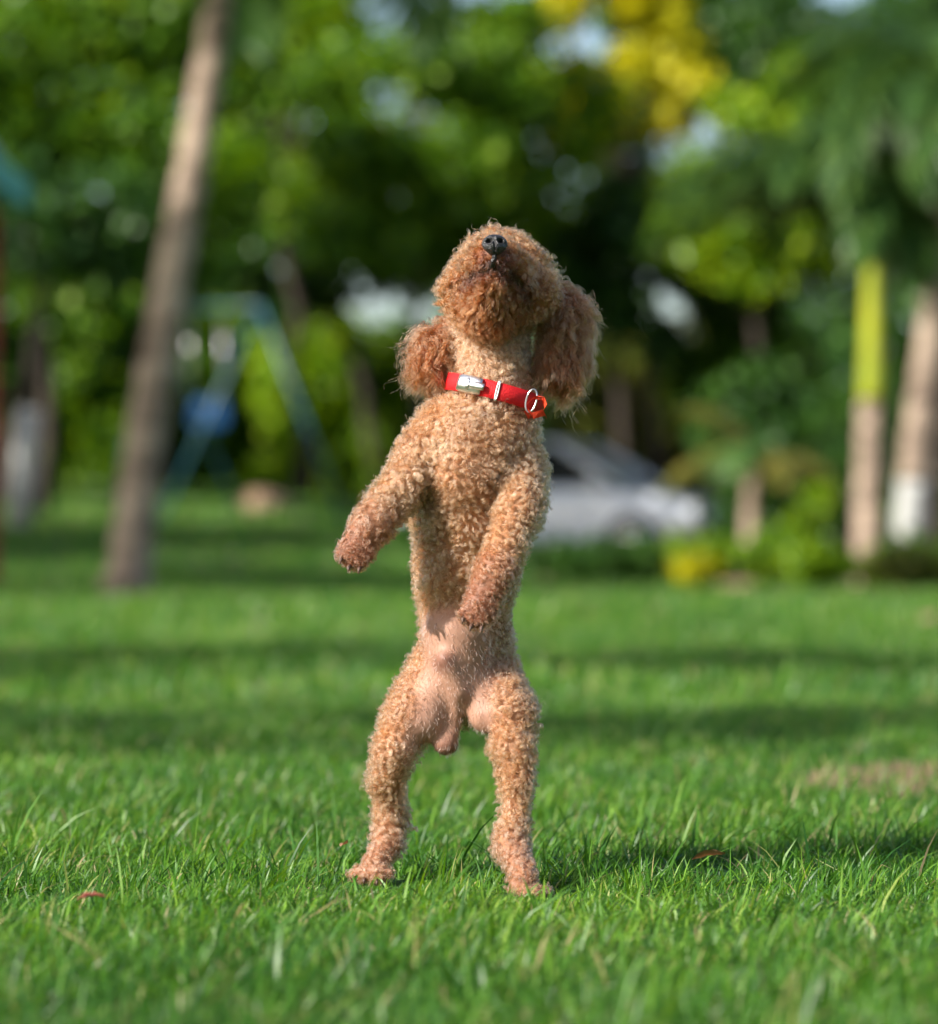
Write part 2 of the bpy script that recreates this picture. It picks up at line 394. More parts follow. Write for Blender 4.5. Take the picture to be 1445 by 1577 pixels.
def shrub(name, label, px, py, d, rad, mat, n=9, per=160, leaf=0.12, group='shrubs behind the lawn', cat='shrub', spiky=False):
    Y = d - 2.8; c = at(px, py, Y); rx, ry, rz = rad
    base = np.array([c[0], c[1], float(terrain(c[0], c[1])) - 0.03])
    root = empty(name, base); tag(root, label, cat, group)
    top = max(c[2] + rz, base[2] + 0.3)
    if d > 35: n, per, leaf = int(n * 1.8), int(per * 1.5), 0.16
    P = rng.uniform(-1, 1, (n, 3)) * np.array([rx, ry, 0]); zz = base[2] + 0.12 + rng.random(n) * (top - base[2] - 0.15)
    cent = np.stack([c[0] + P[:, 0], c[1] + P[:, 1], zz], -1) - base
    rr = rng.uniform(0.7, 1.2, n) * 0.45 * min(rx, top - base[2])
    mb = MB()
    for q in cent[:7]:
        q = Vector(q); mb.tube([(q.x * 0.25, q.y * 0.25, 0), (q.x * 0.6, q.y * 0.6, q.z * 0.5), q], [0.02, 0.015, 0.006], 5)
    mb.build('stems', BARK, root)
    V, T = leaf_cloud(cent, rr, per, leaf)
    np_mesh('foliage', V, T, mat, root)
    return root

# left: bushes behind the swing
shrub('shrub', 'mid green bush at the far left edge behind the whitewashed trunk', 40, 620, 46, (1.3, .7, 1.2), LEAF_MID, 14, 240)
shrub('shrub', 'green bush behind the lower part of the leaning trunk', 210, 610, 47, (1.2, .7, 1.3), LEAF_MID, 14, 240)
shrub('shrub', 'bright yellow green bush behind the swing frame apex', 380, 590, 48, (1.1, .7, 1.0), LEAF_LIGHT, 16, 280)
shrub('shrub', 'bright green bush right of the swing frame', 530, 610, 47, (1.1, .7, .9), LEAF_LIGHT, 14, 280)
shrub('shrub', 'light green bush showing left of the dog chest', 650, 630, 46, (.8, .6, 1.0), LEAF_LIGHT, 12, 240)
shrub('shrub', 'low bright green bush at the foot of the swing frame leg', 470, 740, 42, (.6, .4, .3), LEAF_LIGHT, 8, 140)
# right: planting bed
shrub('shrub', 'olive green bush showing above the car roof', 890, 640, 46, (1.2, .7, .95), LEAF_OLIVE, 12, 240)
shrub('shrub', 'yellow green bush behind the car bonnet', 1030, 620, 47, (1.0, .6, 1.0), LEAF_OLIVE, 10, 220)
shrub('shrub', 'dark low hedge bush in front of the car', 990, 858, 28, (.66, .3, .09), LEAF_DARK, 20, 170, 0.08)
shrub('shrub', 'dark low bush in front of the car beside the dog', 870, 868, 28.5, (.36, .3, .06), LEAF_DARK, 12, 130, 0.08)
shrub('shrub', 'bright green plant left of the small palm stem', 1110, 860, 26, (.34, .25, .10), LEAF_LIGHT, 9, 90, 0.08)
shrub('shrub', 'bright leafy plant standing left of the yellow green palm stem', 1250, 790, 28, (.2, .2, .22), LEAF_LIGHT, 10, 110, 0.09)
shrub('shrub', 'green bush between the small palm and the tall palm', 1190, 855, 26.5, (.42, .3, .12), LEAF_MID, 12, 120, 0.08)
shrub('shrub', 'yellow and green shrub at the base of the tall palm', 1310, 880, 25, (.42, .3, .14), LEAF_LIGHT, 11, 110, 0.075)
shrub('shrub', 'green shrub at the right edge of the bed', 1430, 885, 24.5, (.4, .3, .2), LEAF_MID, 12, 140, 0.075)
shrub('shrub', 'olive low plant spilling over the bed edge below the right palms', 1370, 925, 23.5, (.35, .2, .03), LEAF_OLIVE, 10, 90, 0.06)
shrub('shrub', 'small yellow shrub at the front edge of the bed', 1070, 895, 25.5, (.18, .15, .02), LEAF_YELLOW, 6, 40, 0.06)
shrub('shrub', 'dark bush filling the back of the bed behind the palms', 1300, 680, 37, (1.3, .6, 1.2), LEAF_DARK, 14, 220, 0.13)
shrub('shrub', 'dark green bush behind the small palm', 1130, 640, 41, (.9, .5, 1.2), LEAF_MID, 10, 220, 0.13)

# ------------------------------------------------------------------ palms
FROND_G = leaf_mat('frond_green', [(0, (0.03, 0.085, 0.02)), (0.6, (0.06, 0.14, 0.03)), (1, (0.12, 0.2, 0.035))], 0.35, 0.4)
FROND_Y = leaf_mat('frond_yellowing', [(0, (0.07, 0.10, 0.02)), (0.6, (0.15, 0.15, 0.025)), (1, (0.26, 0.21, 0.04))], 0.35, 0.45)
CROWNSHAFT = noise_mat('crownshaft', (0.15, 0.21, 0.014), (0.36, 0.385, 0.018), 4, 0.45, 3, 0.1, (1, 1, 0.4))
WHITEWASH = noise_mat('whitewash', (0.26, 0.26, 0.245), (0.44, 0.44, 0.42), 14, 0.9, 6, 0.3)
RACHIS = noise_mat('rachis', (0.12, 0.16, 0.03), (0.2, 0.22, 0.05), 10, 0.6)

def frond_mesh(name, length, droop, leaflet, mat, n=70, plume=False):
    """feather frond growing along +X from the origin, arching over and down"""
    V = []; T = []
    def arc(t):
        a = 0.9 - droop * t
        # integrate numerically
        ts = np.linspace(0, t, 24); ang = 0.9 - droop * ts
        return np.array([np.trapz(np.cos(ang), ts), 0, np.trapz(np.sin(ang), ts)]) * length, a
    for i in range(n):
        t = 0.12 + 0.88 * i / n; p, a = arc(t)
        tan = np.array([math.cos(a), 0, math.sin(a)]); side = np.array([0, 1.0, 0]); up = np.cross(tan, side) * -1
        ll = leaflet * (math.sin(3.14159 * min(1, 0.15 + 0.85 * t)) ** 0.6 * 0.9 + 0.15)
        for s in ((-1, 1) if not plume else (-1, 1, -0.5, 0.5)):
            th = random.uniform(-0.35, 0.35) + (random.uniform(0, 6.28) if plume else 0)
            if plume: dirv = tan * 0.75 + side * math.cos(th) + up * math.sin(th)
            else: dirv = tan * 0.7 + side * s + up * (0.25 + th)
            dirv /= np.linalg.norm(dirv)
            m = p + dirv * ll * 0.5; e = p + dirv * ll + np.array([0, 0, -0.28 * ll])
            w = np.cross(dirv, up if abs(np.dot(dirv, up)) < 0.9 else tan); w = w / (np.linalg.norm(w) + 1e-6) * 0.022 * (length / 2.0) ** 0.5
            b = len(V); V += [p - w * 0.5, p + w * 0.5, m + w, m - w, e]
            T += [(b, b + 1, b + 2), (b, b + 2, b + 3), (b + 3, b + 2, b + 4)]
    # rachis as a thin tapering prism
    pts = [arc(t)[0] for t in np.linspace(0, 1, 12)]
    for i in range(12):
        r = 0.022 * (1 - i / 12.5) * (length / 2.0) ** 0.5
        for k in range(3): V.append(pts[i] + np.array([0, math.cos(2.094 * k), math.sin(2.094 * k)]) * r)
    b0 = len(V) - 36
    for i in range(11):
        for k in range(3):
            a_, b_ = b0 + 3 * i + k, b0 + 3 * i + (k + 1) % 3
            T += [(a_, b_, b_ + 3), (a_, b_ + 3, a_ + 3)]
    o = np_mesh(name, np.array(V), np.array(T), mat)
    me = o.data; bpy.data.objects.remove(o)
    return me

def palm(name, label, base_px, d, base_z, path, r0, r1, fronds, white_to=None, shaft=None, group='palms in the bed', bark=None):
    """path: photo pixels the stem passes through from bottom to top; fronds: list of (mesh, azimuth, tilt)"""
    Y = d - 2.8
    pts = [at(a, b, Y) for a, b in path]
    b0 = pts[0].copy(); b0[2] = float(terrain(b0[0], b0[1])) - 0.05
    root = empty(name, b0); tag(root, label, 'palm tree', group)
    # smooth stem
    Pp = np.array([b0] + [p for p in pts[1:]]) - b0
    tt = np.concatenate([[0], np.cumsum(np.linalg.norm(np.diff(Pp, axis=0), axis=1))]); tt /= tt[-1]
    ts = np.linspace(0, 1, 40); S = np.stack([np.interp(ts, tt, Pp[:, k]) for k in range(3)], -1)
    for _ in range(6): S[1:-1] = (S[:-2] + 2 * S[1:-1] + S[2:]) / 4
    rad = r0 + (r1 - r0) * ts + r0 * 0.35 * np.clip(0.05 - ts, 0, 1) / 0.05 + 0.006 * np.sin(np.arange(40) * 2.2)
    cut = int(round((shaft if shaft else 1.0) * 39))
    w = 0
    if white_to:
        w = int(round(white_to * 39))
        MB().tube([tuple(p) for p in S[:w + 1]], list(rad[:w + 1] * 1.02), 14).build('whitewashed_base', WHITEWASH, root)
    MB().tube([tuple(p) for p in S[w:cut + 1]], list(rad[w:cut + 1]), 14).build('trunk', bark or PALM_BARK, root)
    if shaft:
        k = 40 - cut; rr = [r1 * (1.12 - 0.45 * i / k) for i in range(k)]
        MB().tube([tuple(p) for p in S[cut:]], rr, 14).build('crownshaft', CROWNSHAFT, root)
    for me, az, tilt in fronds:
        f = bpy.data.objects.new('frond', me); f.location = S[-1]
        f.rotation_euler = (0, tilt, az); link(f, root)
    return root

FR_COCO = frond_mesh('frond', 2.6, 1.9, 0.55, FROND_G, 60)
FR_COCO_Y = frond_mesh('frond', 2.4, 2.4, 0.5, FROND_Y, 55)
FR_FOX = frond_mesh('frond', 1.9, 2.5, 0.34, FROND_G, 70, True)
FR_FOX2 = frond_mesh('frond', 1.7, 2.9, 0.34, FROND_G, 66, True)
FR_FOX3 = frond_mesh('frond', 2.3, 2.3, 0.36, FROND_G, 70, True)
FR_SMALL_Y = frond_mesh('frond', 0.95, 1.8, 0.26, FROND_Y, 40)
FR_SMALL = frond_mesh('frond', 1.0, 2.2, 0.3, FROND_G, 40)

def ring(mes, n, jit=0.25, tilt=(-0.3, 0.35)):
    a0 = random.uniform(0, 6.28)
    return [(mes[i % len(mes)], a0 + 6.28318 * i / n + random.uniform(-jit, jit), random.uniform(*tilt)) for i in range(n)]

palm('leaning_palm', 'tall leaning palm trunk standing alone on the left lawn', 190, 19.9, 0,
     [(192, 925), (222, 690), (262, 440), (303, 220), (338, 0), (368, -260)], 0.132, 0.076, ring([FR_COCO, FR_COCO_Y, FR_COCO], 13, 0.2, (-0.35, 0.5)), group=None)
palm('foxtail_palm', 'palm with bright yellow green crownshaft standing right in the bed', 1335, 26.5, 0,
     [(1335, 850), (1340, 700), (1344, 560), (1345, 385)], 0.118, 0.09, ring([FR_FOX, FR_FOX3], 15, 0.2, (-0.75, -0.05)), shaft=0.56)
palm('foxtail_palm', 'leaning palm with whitewashed base right of the yellow green palm', 1395, 25.5, 0,
     [(1393, 855), (1412, 680), (1440, 470), (1475, 150)], 0.125, 0.085, ring([FR_FOX, FR_FOX2], 12, 0.2, (-0.4, 0.4)), white_to=0.24)
palm('foxtail_palm', 'slim palm stem at the right edge, rightmost of the palms', 1425, 27, 0,
     [(1425, 860), (1440, 740), (1466, 560), (1530, 120)], 0.09, 0.07, ring([FR_FOX2], 11, 0.2, (-0.4, 0.4)))
palm('young_palm', 'young palm with short grey stem and yellowing drooping fronds', 1155, 29, 0,
     [(1155, 860), (1156, 800), (1160, 720)], 0.08, 0.06, ring([FR_SMALL_Y, FR_SMALL_Y, FR_SMALL], 8, 0.4, (-0.7, 0.5)))

# tree with whitewashed lower trunk at the far left
def whitewashed_tree():
    Y = 28.0; b = at(28, 770, Y); g = float(terrain(b[0], Y)); base = np.array([b[0], Y, g - 0.05])
    t1 = at(45, 630, Y) - base; t2 = at(70, 420, Y) - base
    root = tag(empty('whitewashed_tree', base), 'slanting tree trunk with whitewashed base at the far left', 'tree', 'trees behind the lawn')
    m = [0, 0, 0]
    MB().tube([m, t1 * 0.5, t1], [0.13, 0.105, 0.095], 12).build('whitewashed_base', WHITEWASH, root)
    MB().tube([t1, (t1 + t2) / 2, t2], [0.092, 0.085, 0.06], 12).build('trunk', BARK, root)
    c = t2 + rng.uniform(-1, 1, (9, 3)) * np.array([0.8, 0.6, 0.35]) + np.array([0, 0, 0.4])
    V, T = leaf_cloud(c, rng.uniform(.3, .5, 9), 160, 0.14); np_mesh('crown', V, T, LEAF_DARK, root)
whitewashed_tree()

# ------------------------------------------------------------------ playground and car
BLUE = noise_mat('blue_paint', (0.014, 0.062, 0.085), (0.018, 0.08, 0.105), 6, 0.4, bump=0.05, spec=0.5)
TEAL = noise_mat('teal_paint', (0.10, 0.42, 0.40), (0.14, 0.52, 0.48), 6, 0.5, bump=0.05)
RED_P = noise_mat('red_paint', (0.24, 0.035, 0.025), (0.34, 0.055, 0.04), 6, 0.5, bump=0.05)
GREY_P = noise_mat('grey_roof', (0.26, 0.28, 0.29), (0.36, 0.38, 0.39), 8, 0.6, bump=0.1)
STEEL = noise_mat('steel', (0.5, 0.5, 0.5), (0.6, 0.6, 0.6), 30, 0.3, metallic=1.0, bump=0.0)

def swing_set():
    Y1, Y2 = 30.2, 32.6
    def gp(px, Y):
        q = at(px, 800, Y); return np.array([q[0], Y, float(terrain(q[0], Y)) - 0.03])
    a1 = at(400, 470, Y1); a2 = at(236, 478, Y2)
    base = gp(400, Y1); base[0] = a1[0]
    root = tag(empty('swing_set', base), 'blue green steel swing frame with slanting legs behind the leaning trunk', 'swing set')
    for a, px1, px2, Y in ((a1, 540, 245, Y1), (a2, 175, 372, Y2)):
        for px in (px1, px2):
            MB().tube([a - base, gp(px, Y) - base], 0.027, 10).build('leg', BLUE, root)
    MB().tube([a1 - base, a2 - base], 0.022, 10).build('top_bar', BLUE, root)
    mid = (a1 + a2) / 2 - base; zs = at(310, 655, 31.4)[2] - base[2]
    seat_c = Vector((mid[0] + 0.05, mid[1], zs))
    for s in (-1, 1): MB().tube([Vector(mid) + Vector((0.17 * s, 0, 0)), seat_c + Vector((0.17 * s, 0, 0))], 0.012, 6).build('chain', STEEL, root)
    st = MB()
    st.box(seat_c, (0.36, 0.26, 0.05), 0.015); st.box(seat_c + Vector((0, 0.12, 0.14)), (0.34, 0.04, 0.26), 0.012)
    for s in (-1, 1): st.box(seat_c + Vector((0.17 * s, 0, 0.09)), (0.03, 0.24, 0.16), 0.01)
    st.build('seat', noise_mat('seat_blue', (0.010, 0.055, 0.15), (0.013, 0.07, 0.18), 6, 0.4, bump=0.0), root)
swing_set()

def playhouse():
    Y = 19.5; e = at(20, 272, Y); base = np.array([e[0] - 1.45, Y, float(terrain(e[0], Y))])
    root = tag(empty('play_shelter', base), 'small play shelter with grey roof, teal eave and red post at the left edge', 'shelter')
    ez = e[2] - base[2]
    for sx in (-1.18, 1.18):
        for sy in (-0.8, 0.8): MB().box((sx, sy, (ez - 0.1) / 2), (0.12, 0.12, ez - 0.1), 0.015).build('post', RED_P, root, False)
    bm = MB(); hx, hy = 1.36, 1.1
    v = [bm.bm.verts.new(p) for p in [(-hx, -hy, ez + .04), (hx, -hy, ez + .04), (hx, hy, ez + .04), (-hx, hy, ez + .04), (-.12, -.08, ez + 2.1), (.12, -.08, ez + 2.1), (.12, .08, ez + 2.1), (-.12, .08, ez + 2.1)]]
    for i in range(4): bm.bm.faces.new((v[i], v[(i + 1) % 4], v[4 + (i + 1) % 4], v[4 + i]))
    bm.bm.faces.new(v[:4][::-1]); bm.bm.faces.new(v[4:]); bm.build('roof', GREY_P, root, False)
    for s in (-1, 1):
        MB().box((0, s * (hy + .02), ez), (2 * hx + .1, 0.05, 0.2), 0.01).build('eave_board', TEAL, root, False)
        MB().box((s * (hx + .02), 0, ez), (0.05, 2 * hy - .02, 0.198), 0.01).build('eave_board', TEAL, root, False)
    MB().box((0, 0, 0.9), (2.25, 1.5, 0.09), 0.01).build('deck', RED_P, root, False)
    for sx in (-1.18, 1.18): MB().box((sx, 0, 1.6), (0.05, 1.5, 0.08), 0.01).build('rail', RED_P, root, False)
playhouse()

def car():
    WHITE = noise_mat('car_paint', (0.72, 0.77, 0.85), (0.76, 0.80, 0.87), 3, 0.3, bump=0.0, spec=0.5, coat=1.0)
    GLASS = noise_mat('car_glass', (0.012, 0.014, 0.016), (0.02, 0.022, 0.025), 3, 0.06, bump=0.0, spec=0.6)
    TYRE = noise_mat('tyre', (0.015, 0.015, 0.015), (0.03, 0.03, 0.03), 20, 0.85)
    CHROME = noise_mat('chrome', (0.7, 0.7, 0.7), (0.75, 0.75, 0.75), 20, 0.2, metallic=1.0, bump=0.0)
    LAMP = noise_mat('lamp_glass', (0.30, 0.32, 0.35), (0.4, 0.42, 0.45), 20, 0.4, bump=0.0, spec=0.6)
    Y = 36.5; c = at(852, 800, Y); base = np.array([c[0], Y, float(terrain(c[0], Y))])
    root = tag(empty('parked_car', base, R(-24)), 'pale silver white car parked behind the dog', 'car')
    # side profile, front towards +X : x, sill z, belt z, half width
    st = [(-2.10, .42, .70, .60), (-2.02, .30, .92, .76), (-1.6, .24, .98, .84), (-0.9, .22, .96, .87), (0.0, .22, .94, .88), (0.8, .22, .93, .87), (1.25, .24, .88, .85), (1.75, .26, .80, .80), (2.02, .32, .70, .72), (2.12, .42, .58, .60)]
    bm = bmesh.new(); rings = []
    for x, s, b, w in st:
        ring = [(x, y, z) for y, z in ((-w * .9, s), (-w, s + .10), (-w * 1.01, (s + b) / 2 + .02), (-w * .97, b - .05), (-w * .88, b), (-w * .4, b + .035), (w * .4, b + .035), (w * .88, b), (w * .97, b - .05), (w * 1.01, (s + b) / 2 + .02), (w, s + .10), (w * .9, s))]
        rings.append([bm.verts.new(p) for p in ring])
    for a, b in zip(rings, rings[1:]):
        for k in range(12): bm.faces.new((a[k], a[(k + 1) % 12], b[(k + 1) % 12], b[k]))
    bm.faces.new(rings[0][::-1]); bm.faces.new(rings[-1])
    m = MB(); m.bm.free(); m.bm = bm; body = m.build('body', WHITE, root)
    sub = body.modifiers.new('sub', 'SUBSURF'); sub.levels = sub.render_levels = 2
    # greenhouse: dark glass volume, painted roof and pillars standing proud of it
    lo = [(-1.55, .78), (1.12, .78)]; zb, zt = .93, 1.44
    G = [(-1.62, .76, zb), (-1.12, .60, zt - .03), (0.30, .60, zt - .03), (1.12, .76, zb)]
    g = MB(); f = []
    for s in (-1, 1): f.append([g.bm.verts.new((x, s * y, z)) for x, y, z in G])
    g.bm.faces.new(f[0]); g.bm.faces.new(f[1][::-1])
    for k in range(4): g.bm.faces.new((f[0][k], f[0][(k + 1) % 4], f[1][(k + 1) % 4], f[1][k]))
    g.build('window_glass', GLASS, root, False)
    rf = MB(); rf.box((-0.41, 0, zt - .005), (1.52, 1.24, .05), .024); rf.build('roof', WHITE, root)
    for s in (-1, 1):
        for (x0, x1, rr) in ((-1.56, -1.10, .085), (1.14, .31, .045), (-0.28, -0.36, .04)):
            MB().tube([(x0, s * .775, zb), (x0 * .5 + x1 * .5, s * .70, (zb + zt) / 2), (x1, s * .615, zt - .02)], rr, 8).build('pillar', WHITE, root)
        MB().lathe([(0.02, -.07), (.075, -.05), (.09, 0.0), (.07, .05), (.02, .07)], 'X', 12, (0.92, s * .97, 1.0)).build('side_mirror', CHROME, root)
        MB().box((1.95, s * .56, .66), (.22, .26, .12), .05).build('headlight', LAMP, root)
        MB().box((-2.0, s * .60, .74), (.14, .24, .16), .04).build('tail_light', RED_P, root)
        for x in (0.15, -0.75): MB().box((x, s * .895, .78), (.18, .02, .03), .008).build('door_handle', CHROME, root)
        for x in (-1.30, 1.32):
            w = MB().lathe([(.20, -.09), (.29, -.095), (.315, -.06), (.315, .06), (.29, .095), (.20, .09)], 'Y', 28, (x, s * .80, .31)).build('wheel', TYRE, root)
            MB().lathe([(.03, s * .105), (.10, s * .085), (.19, s * .095), (.205, s * .06), (.205, 0)][::1], 'Y', 20, (x, s * .80, .31)).build('rim', CHROME, w)
    MB().box((2.05, 0, .52), (.1, .8, .14), .03).build('grille', TYRE, root)
    MB().box((0, 0, .20), (3.6, 1.5, .06), .02).build('underbody', TYRE, root)
car()

# ------------------------------------------------------------------ small things
ROCK = noise_mat('tan_rock', (0.16, 0.10, 0.06), (0.30, 0.21, 0.14), 6, 0.95, 8, 0.8)
def rock(label, px, py, d, size, mat=ROCK):
    c = at(px, py, d - 2.8); bm = bmesh.new()
    bmesh.ops.create_icosphere(bm, subdivisions=3, radius=1.0)
    for v in bm.verts:
        k = 1 + 0.16 * math.sin(v.co.x * 3.1 + px) + 0.14 * math.sin(v.co.y * 4 + v.co.z * 3) ; v.co = Vector((v.co.x * size[0] * k, v.co.y * size[1] * k, max(v.co.z, -.5) * size[2] * k))
    m = MB(); m.bm.free(); m.bm = bm; o = m.build('rock', mat)
    o.location = (c[0], c[1], float(terrain(c[0], c[1])) + size[2] * 0.3)
    tag(o, label, 'rock')
rock('tan rock lying in the grass at the foot of the swing frame', 412, 792, 36, (.24, .18, .16))
rock('small pale rock on the lawn near the right edge', 1432, 972, 11.5, (.03, .03, .025))
rock('brown rock at the edge of the planting bed', 1130, 905, 25.5, (.16, .1, .06))

def dry_leaf(name, label, px, py, Y, L, Wd, rz, mat, cat, zoff):
    bm = bmesh.new(); n = 9; rows = []
    for i in range(n):
        t = i / (n - 1); w = Wd * math.sin(3.14159 * (0.04 + 0.92 * t)) ** 0.8; x = (t - .5) * L
        z = 0.03 * L * math.sin(t * 4.0) + random.uniform(-1, 1) * 0.018 * L; w *= random.uniform(0.75, 1.2)
        rows.append([bm.verts.new((x, -w, z + w * .9)), bm.verts.new((x, 0, z)), bm.verts.new((x, w, z + w * .5))])
    for a, b in zip(rows, rows[1:]):
        for k in range(2): bm.faces.new((a[k], a[k + 1], b[k + 1], b[k]))
    bmesh.ops.solidify(bm, geom=bm.faces[:], thickness=0.0008)
    m = MB(); m.bm.free(); m.bm = bm; o = m.build(name, mat)
    c = at(px, py, Y); o.location = c; o.location.z = zoff; o.rotation_euler = (R(-12), R(-9), rz)
    tag(o, label, cat)
DRY = noise_mat('dry_leaf', (0.36, 0.19, 0.11), (0.56, 0.35, 0.22), 60, 0.8)
DRY_R = noise_mat('dry_leaf_red', (0.25, 0.06, 0.05), (0.4, 0.13, 0.1), 60, 0.8)
dry_leaf('dry_leaf', 'curled pinkish brown dry leaf on the grass right of the dog', 1092, 1330, -0.10, 0.028, 0.0055, R(14), DRY, 'leaf', 0.031)
dry_leaf('dry_leaf', 'thin reddish dry leaf in the grass at lower left', 143, 1437, -0.35, 0.034, 0.003, R(-40), DRY_R, 'leaf', 0.024)
dry_leaf('dry_leaf', 'pale dry leaf scrap in the grass left of the dog hind paw', 530, 1272, 0.02, 0.010, 0.004, R(60), DRY, 'leaf', 0.03)
# ------------------------------------------------------------------ the dog
S = 2.8 / FPX                                # metres per photo pixel at the dog
def dp(px, py, dy): return at(px, py, dy * S)

# name of region -> colour, strand length, curl radius, turns, hang, pull together, density
REG = {
 'body':  dict(c=(0.285, 0.144, 0.073), L=.0088, r=.0015, tn=1.6, hang=.30, cv=.70, k=1.0),
 'neck':  dict(c=(0.36, 0.215, 0.130), L=.0062, r=.0011, tn=1.4, hang=.25, cv=.60, k=1.1),
 'head':  dict(c=(0.225, 0.095, 0.038), L=.0105, r=.0016, tn=1.5, hang=.10, cv=.62, k=1.1),
 'beard': dict(c=(0.140, 0.044, 0.012), L=.0092, r=.0010, tn=0.8, hang=.35, cv=.50, k=1.2),
 'ear':   dict(c=(0.165, 0.061, 0.024), L=.0230, r=.0022, tn=1.5, hang=1.1, cv=.30, k=1.3),
 'leg':   dict(c=(0.285, 0.142, 0.072), L=.0088, r=.0016, tn=1.6, hang=.35, cv=.70, k=1.05),
 'arm':   dict(c=(0.290, 0.147, 0.074), L=.0088, r=.0015, tn=1.6, hang=.30, cv=.70, k=1.05),
 'paw':   dict(c=(0.200, 0.083, 0.046), L=.0042, r=.0009, tn=1.1, hang=.30, cv=.50, k=1.1),
 'foot':  dict(c=(0.26, 0.123, 0.068), L=.0048, r=.0010, tn=1.1, hang=.30, cv=.50, k=1.1),
 'skin':  dict(c=(0.33, 0.185, 0.128), L=.0034, r=.0003, tn=0.4, hang=1.2, cv=.2, k=0.20),
}
RN = list(REG)
PR = []   # primitives: (a, b, ra, rb, region, squash)
def cone(a, b, ra, rb, reg, fur=16):
    A, B = dp(*a), dp(*b); sa, sb = (A[1] + 2.8) / 2.8, (B[1] + 2.8) / 2.8
    PR.append((A, B, (ra - fur) * S * sa, (rb - fur) * S * sb, RN.index(reg)))
def ball(a, r, reg, fur=16): cone(a, a, r, r, reg, fur)

# head thrown back, muzzle up towards the camera
ball((771, 440, 25), 89, 'head', 15)
ball((768, 414, 15), 66, 'head', 15)
cone((766, 432, -25), (761, 400, -112), 68, 46, 'head', 14)
cone((758, 470, -30), (758, 428, -104), 64, 38, 'beard', 13)
ball((719, 454, -10), 50, 'head', 13); ball((821, 454, -6), 48, 'head', 13)
cone((732, 405, -88), (738, 432, -70), 31, 40, 'head'); cone((790, 405, -88), (790, 432, -68), 31, 40, 'head')
# neck and trunk
cone((756, 500, 30), (757, 604, 28), 62, 68, 'neck', 10)
cone((757, 626, 28), (730, 690, 12), 76, 98, 'body')
cone((690, 665, 10), (670, 715, -5), 62, 58, 'body'); cone((780, 670, 10), (784, 730, 0), 62, 58, 'body')
cone((728, 700, 8), (729, 790, 16), 106, 102, 'body')
ball((716, 735, -40), 74, 'body')
cone((728, 790, 16), (717, 890, 26), 102, 86, 'body')
cone((717, 890, 26), (717, 968, 34), 86, 76, 'body')
cone((717, 968, 34), (712, 1045, 48), 76, 86, 'body')
# fore legs: (image left) stretched out, (image right) hanging across the belly
cone((650, 690, -20), (626, 742, -62), 50, 44, 'arm'); cone((626, 742, -62), (574, 808, -96), 44, 42, 'arm')
cone((574, 808, -96), (549, 842, -106), 41, 35, 'paw', 12)
for dx, dz, r in ((-19, 2, 17), (-7, 14, 18), (9, 17, 18), (23, 6, 16)): ball((545 + dx, 850 + dz, -116), r, 'paw', 8)
cone((800, 715, -8), (800, 785, -82), 52, 46, 'arm'); cone((798, 785, -82), (764, 880, -146), 44, 42, 'arm')
cone((764, 880, -146), (742, 930, -154), 43, 37, 'paw', 12)
for dx, dz, r in ((-26, 6, 16), (-14, 18, 18), (2, 20, 18), (18, 10, 16)): ball((739 + dx, 938 + dz, -162), r, 'paw', 8)
# hind legs, image left then image right
cone((672, 1044, 40), (634, 1105, 2), 60, 54, 'leg'); cone((634, 1105, 2), (606, 1160, -14), 52, 43, 'leg')
cone((606, 1160, -14), (596, 1200, 0), 42, 38, 'leg'); cone((596, 1200, 0), (600, 1245, 26), 37, 30, 'leg'); cone((600, 1245, 26), (599, 1295, 16), 30, 32, 'leg', 13)
ball((624, 1268, 40), 19, 'leg', 9)
cone((598, 1298, 12), (576, 1335, -26), 32, 28, 'foot', 11)
for dx, dz, dd, r in ((-34, 8, 0, 17), (-18, 12, -12, 18), (2, 13, -18, 18), (20, 8, -10, 16)): ball((580 + dx, 1337 + dz, -34 + dd), r, 'foot', 8)
cone((758, 1044, 40), (786, 1100, -30), 58, 50, 'leg'); cone((786, 1100, -30), (790, 1155, -68), 47, 40, 'leg')
cone((790, 1155, -68), (797, 1200, -76), 40, 37, 'leg'); cone((797, 1200, -76), (793, 1250, -78), 37, 30, 'leg'); cone((793, 1250, -78), (788, 1300, -108), 30, 35, 'leg', 13)
cone((788, 1305, -112), (808, 1352, -190), 33, 29, 'foot', 11)
for dx, dz, dd, r in ((-24, 2, 0, 17), (-8, 13, -14, 18), (10, 17, -16, 18), (25, 10, -2, 16)): ball((816 + dx, 1361 + dz, -205 + dd), r, 'foot', 8)
# bare belly, sheath and groin
cone((705, 975, -2), (706, 1040, 2), 52, 46, 'skin', 0)
cone((687, 1016, -46), (708, 1066, -34), 15, 12, 'skin', 0)
cone((708, 1066, -32), (700, 1112, -8), 11, 10, 'skin', 0)
cone((698, 1112, -6), (687, 1144, -8), 12, 22, 'skin', 2)
cone((674, 1055, 2), (654, 1110, -8), 36, 34, 'skin', 4); cone((738, 1052, 0), (750, 1102, -22), 34, 32, 'skin', 4)
# tail stump behind
cone((712, 1060, 120), (716, 1030, 150), 24, 30, 'body')
# ears
cone((696, 490, 50), (670, 535, 44), 22, 40, 'ear'); cone((670, 535, 44), (662, 556, 38), 40, 39, 'ear')
cone((850, 430, 50), (873, 490, 44), 24, 44, 'ear'); cone((873, 490, 44), (865, 556, 34), 44, 46, 'ear')

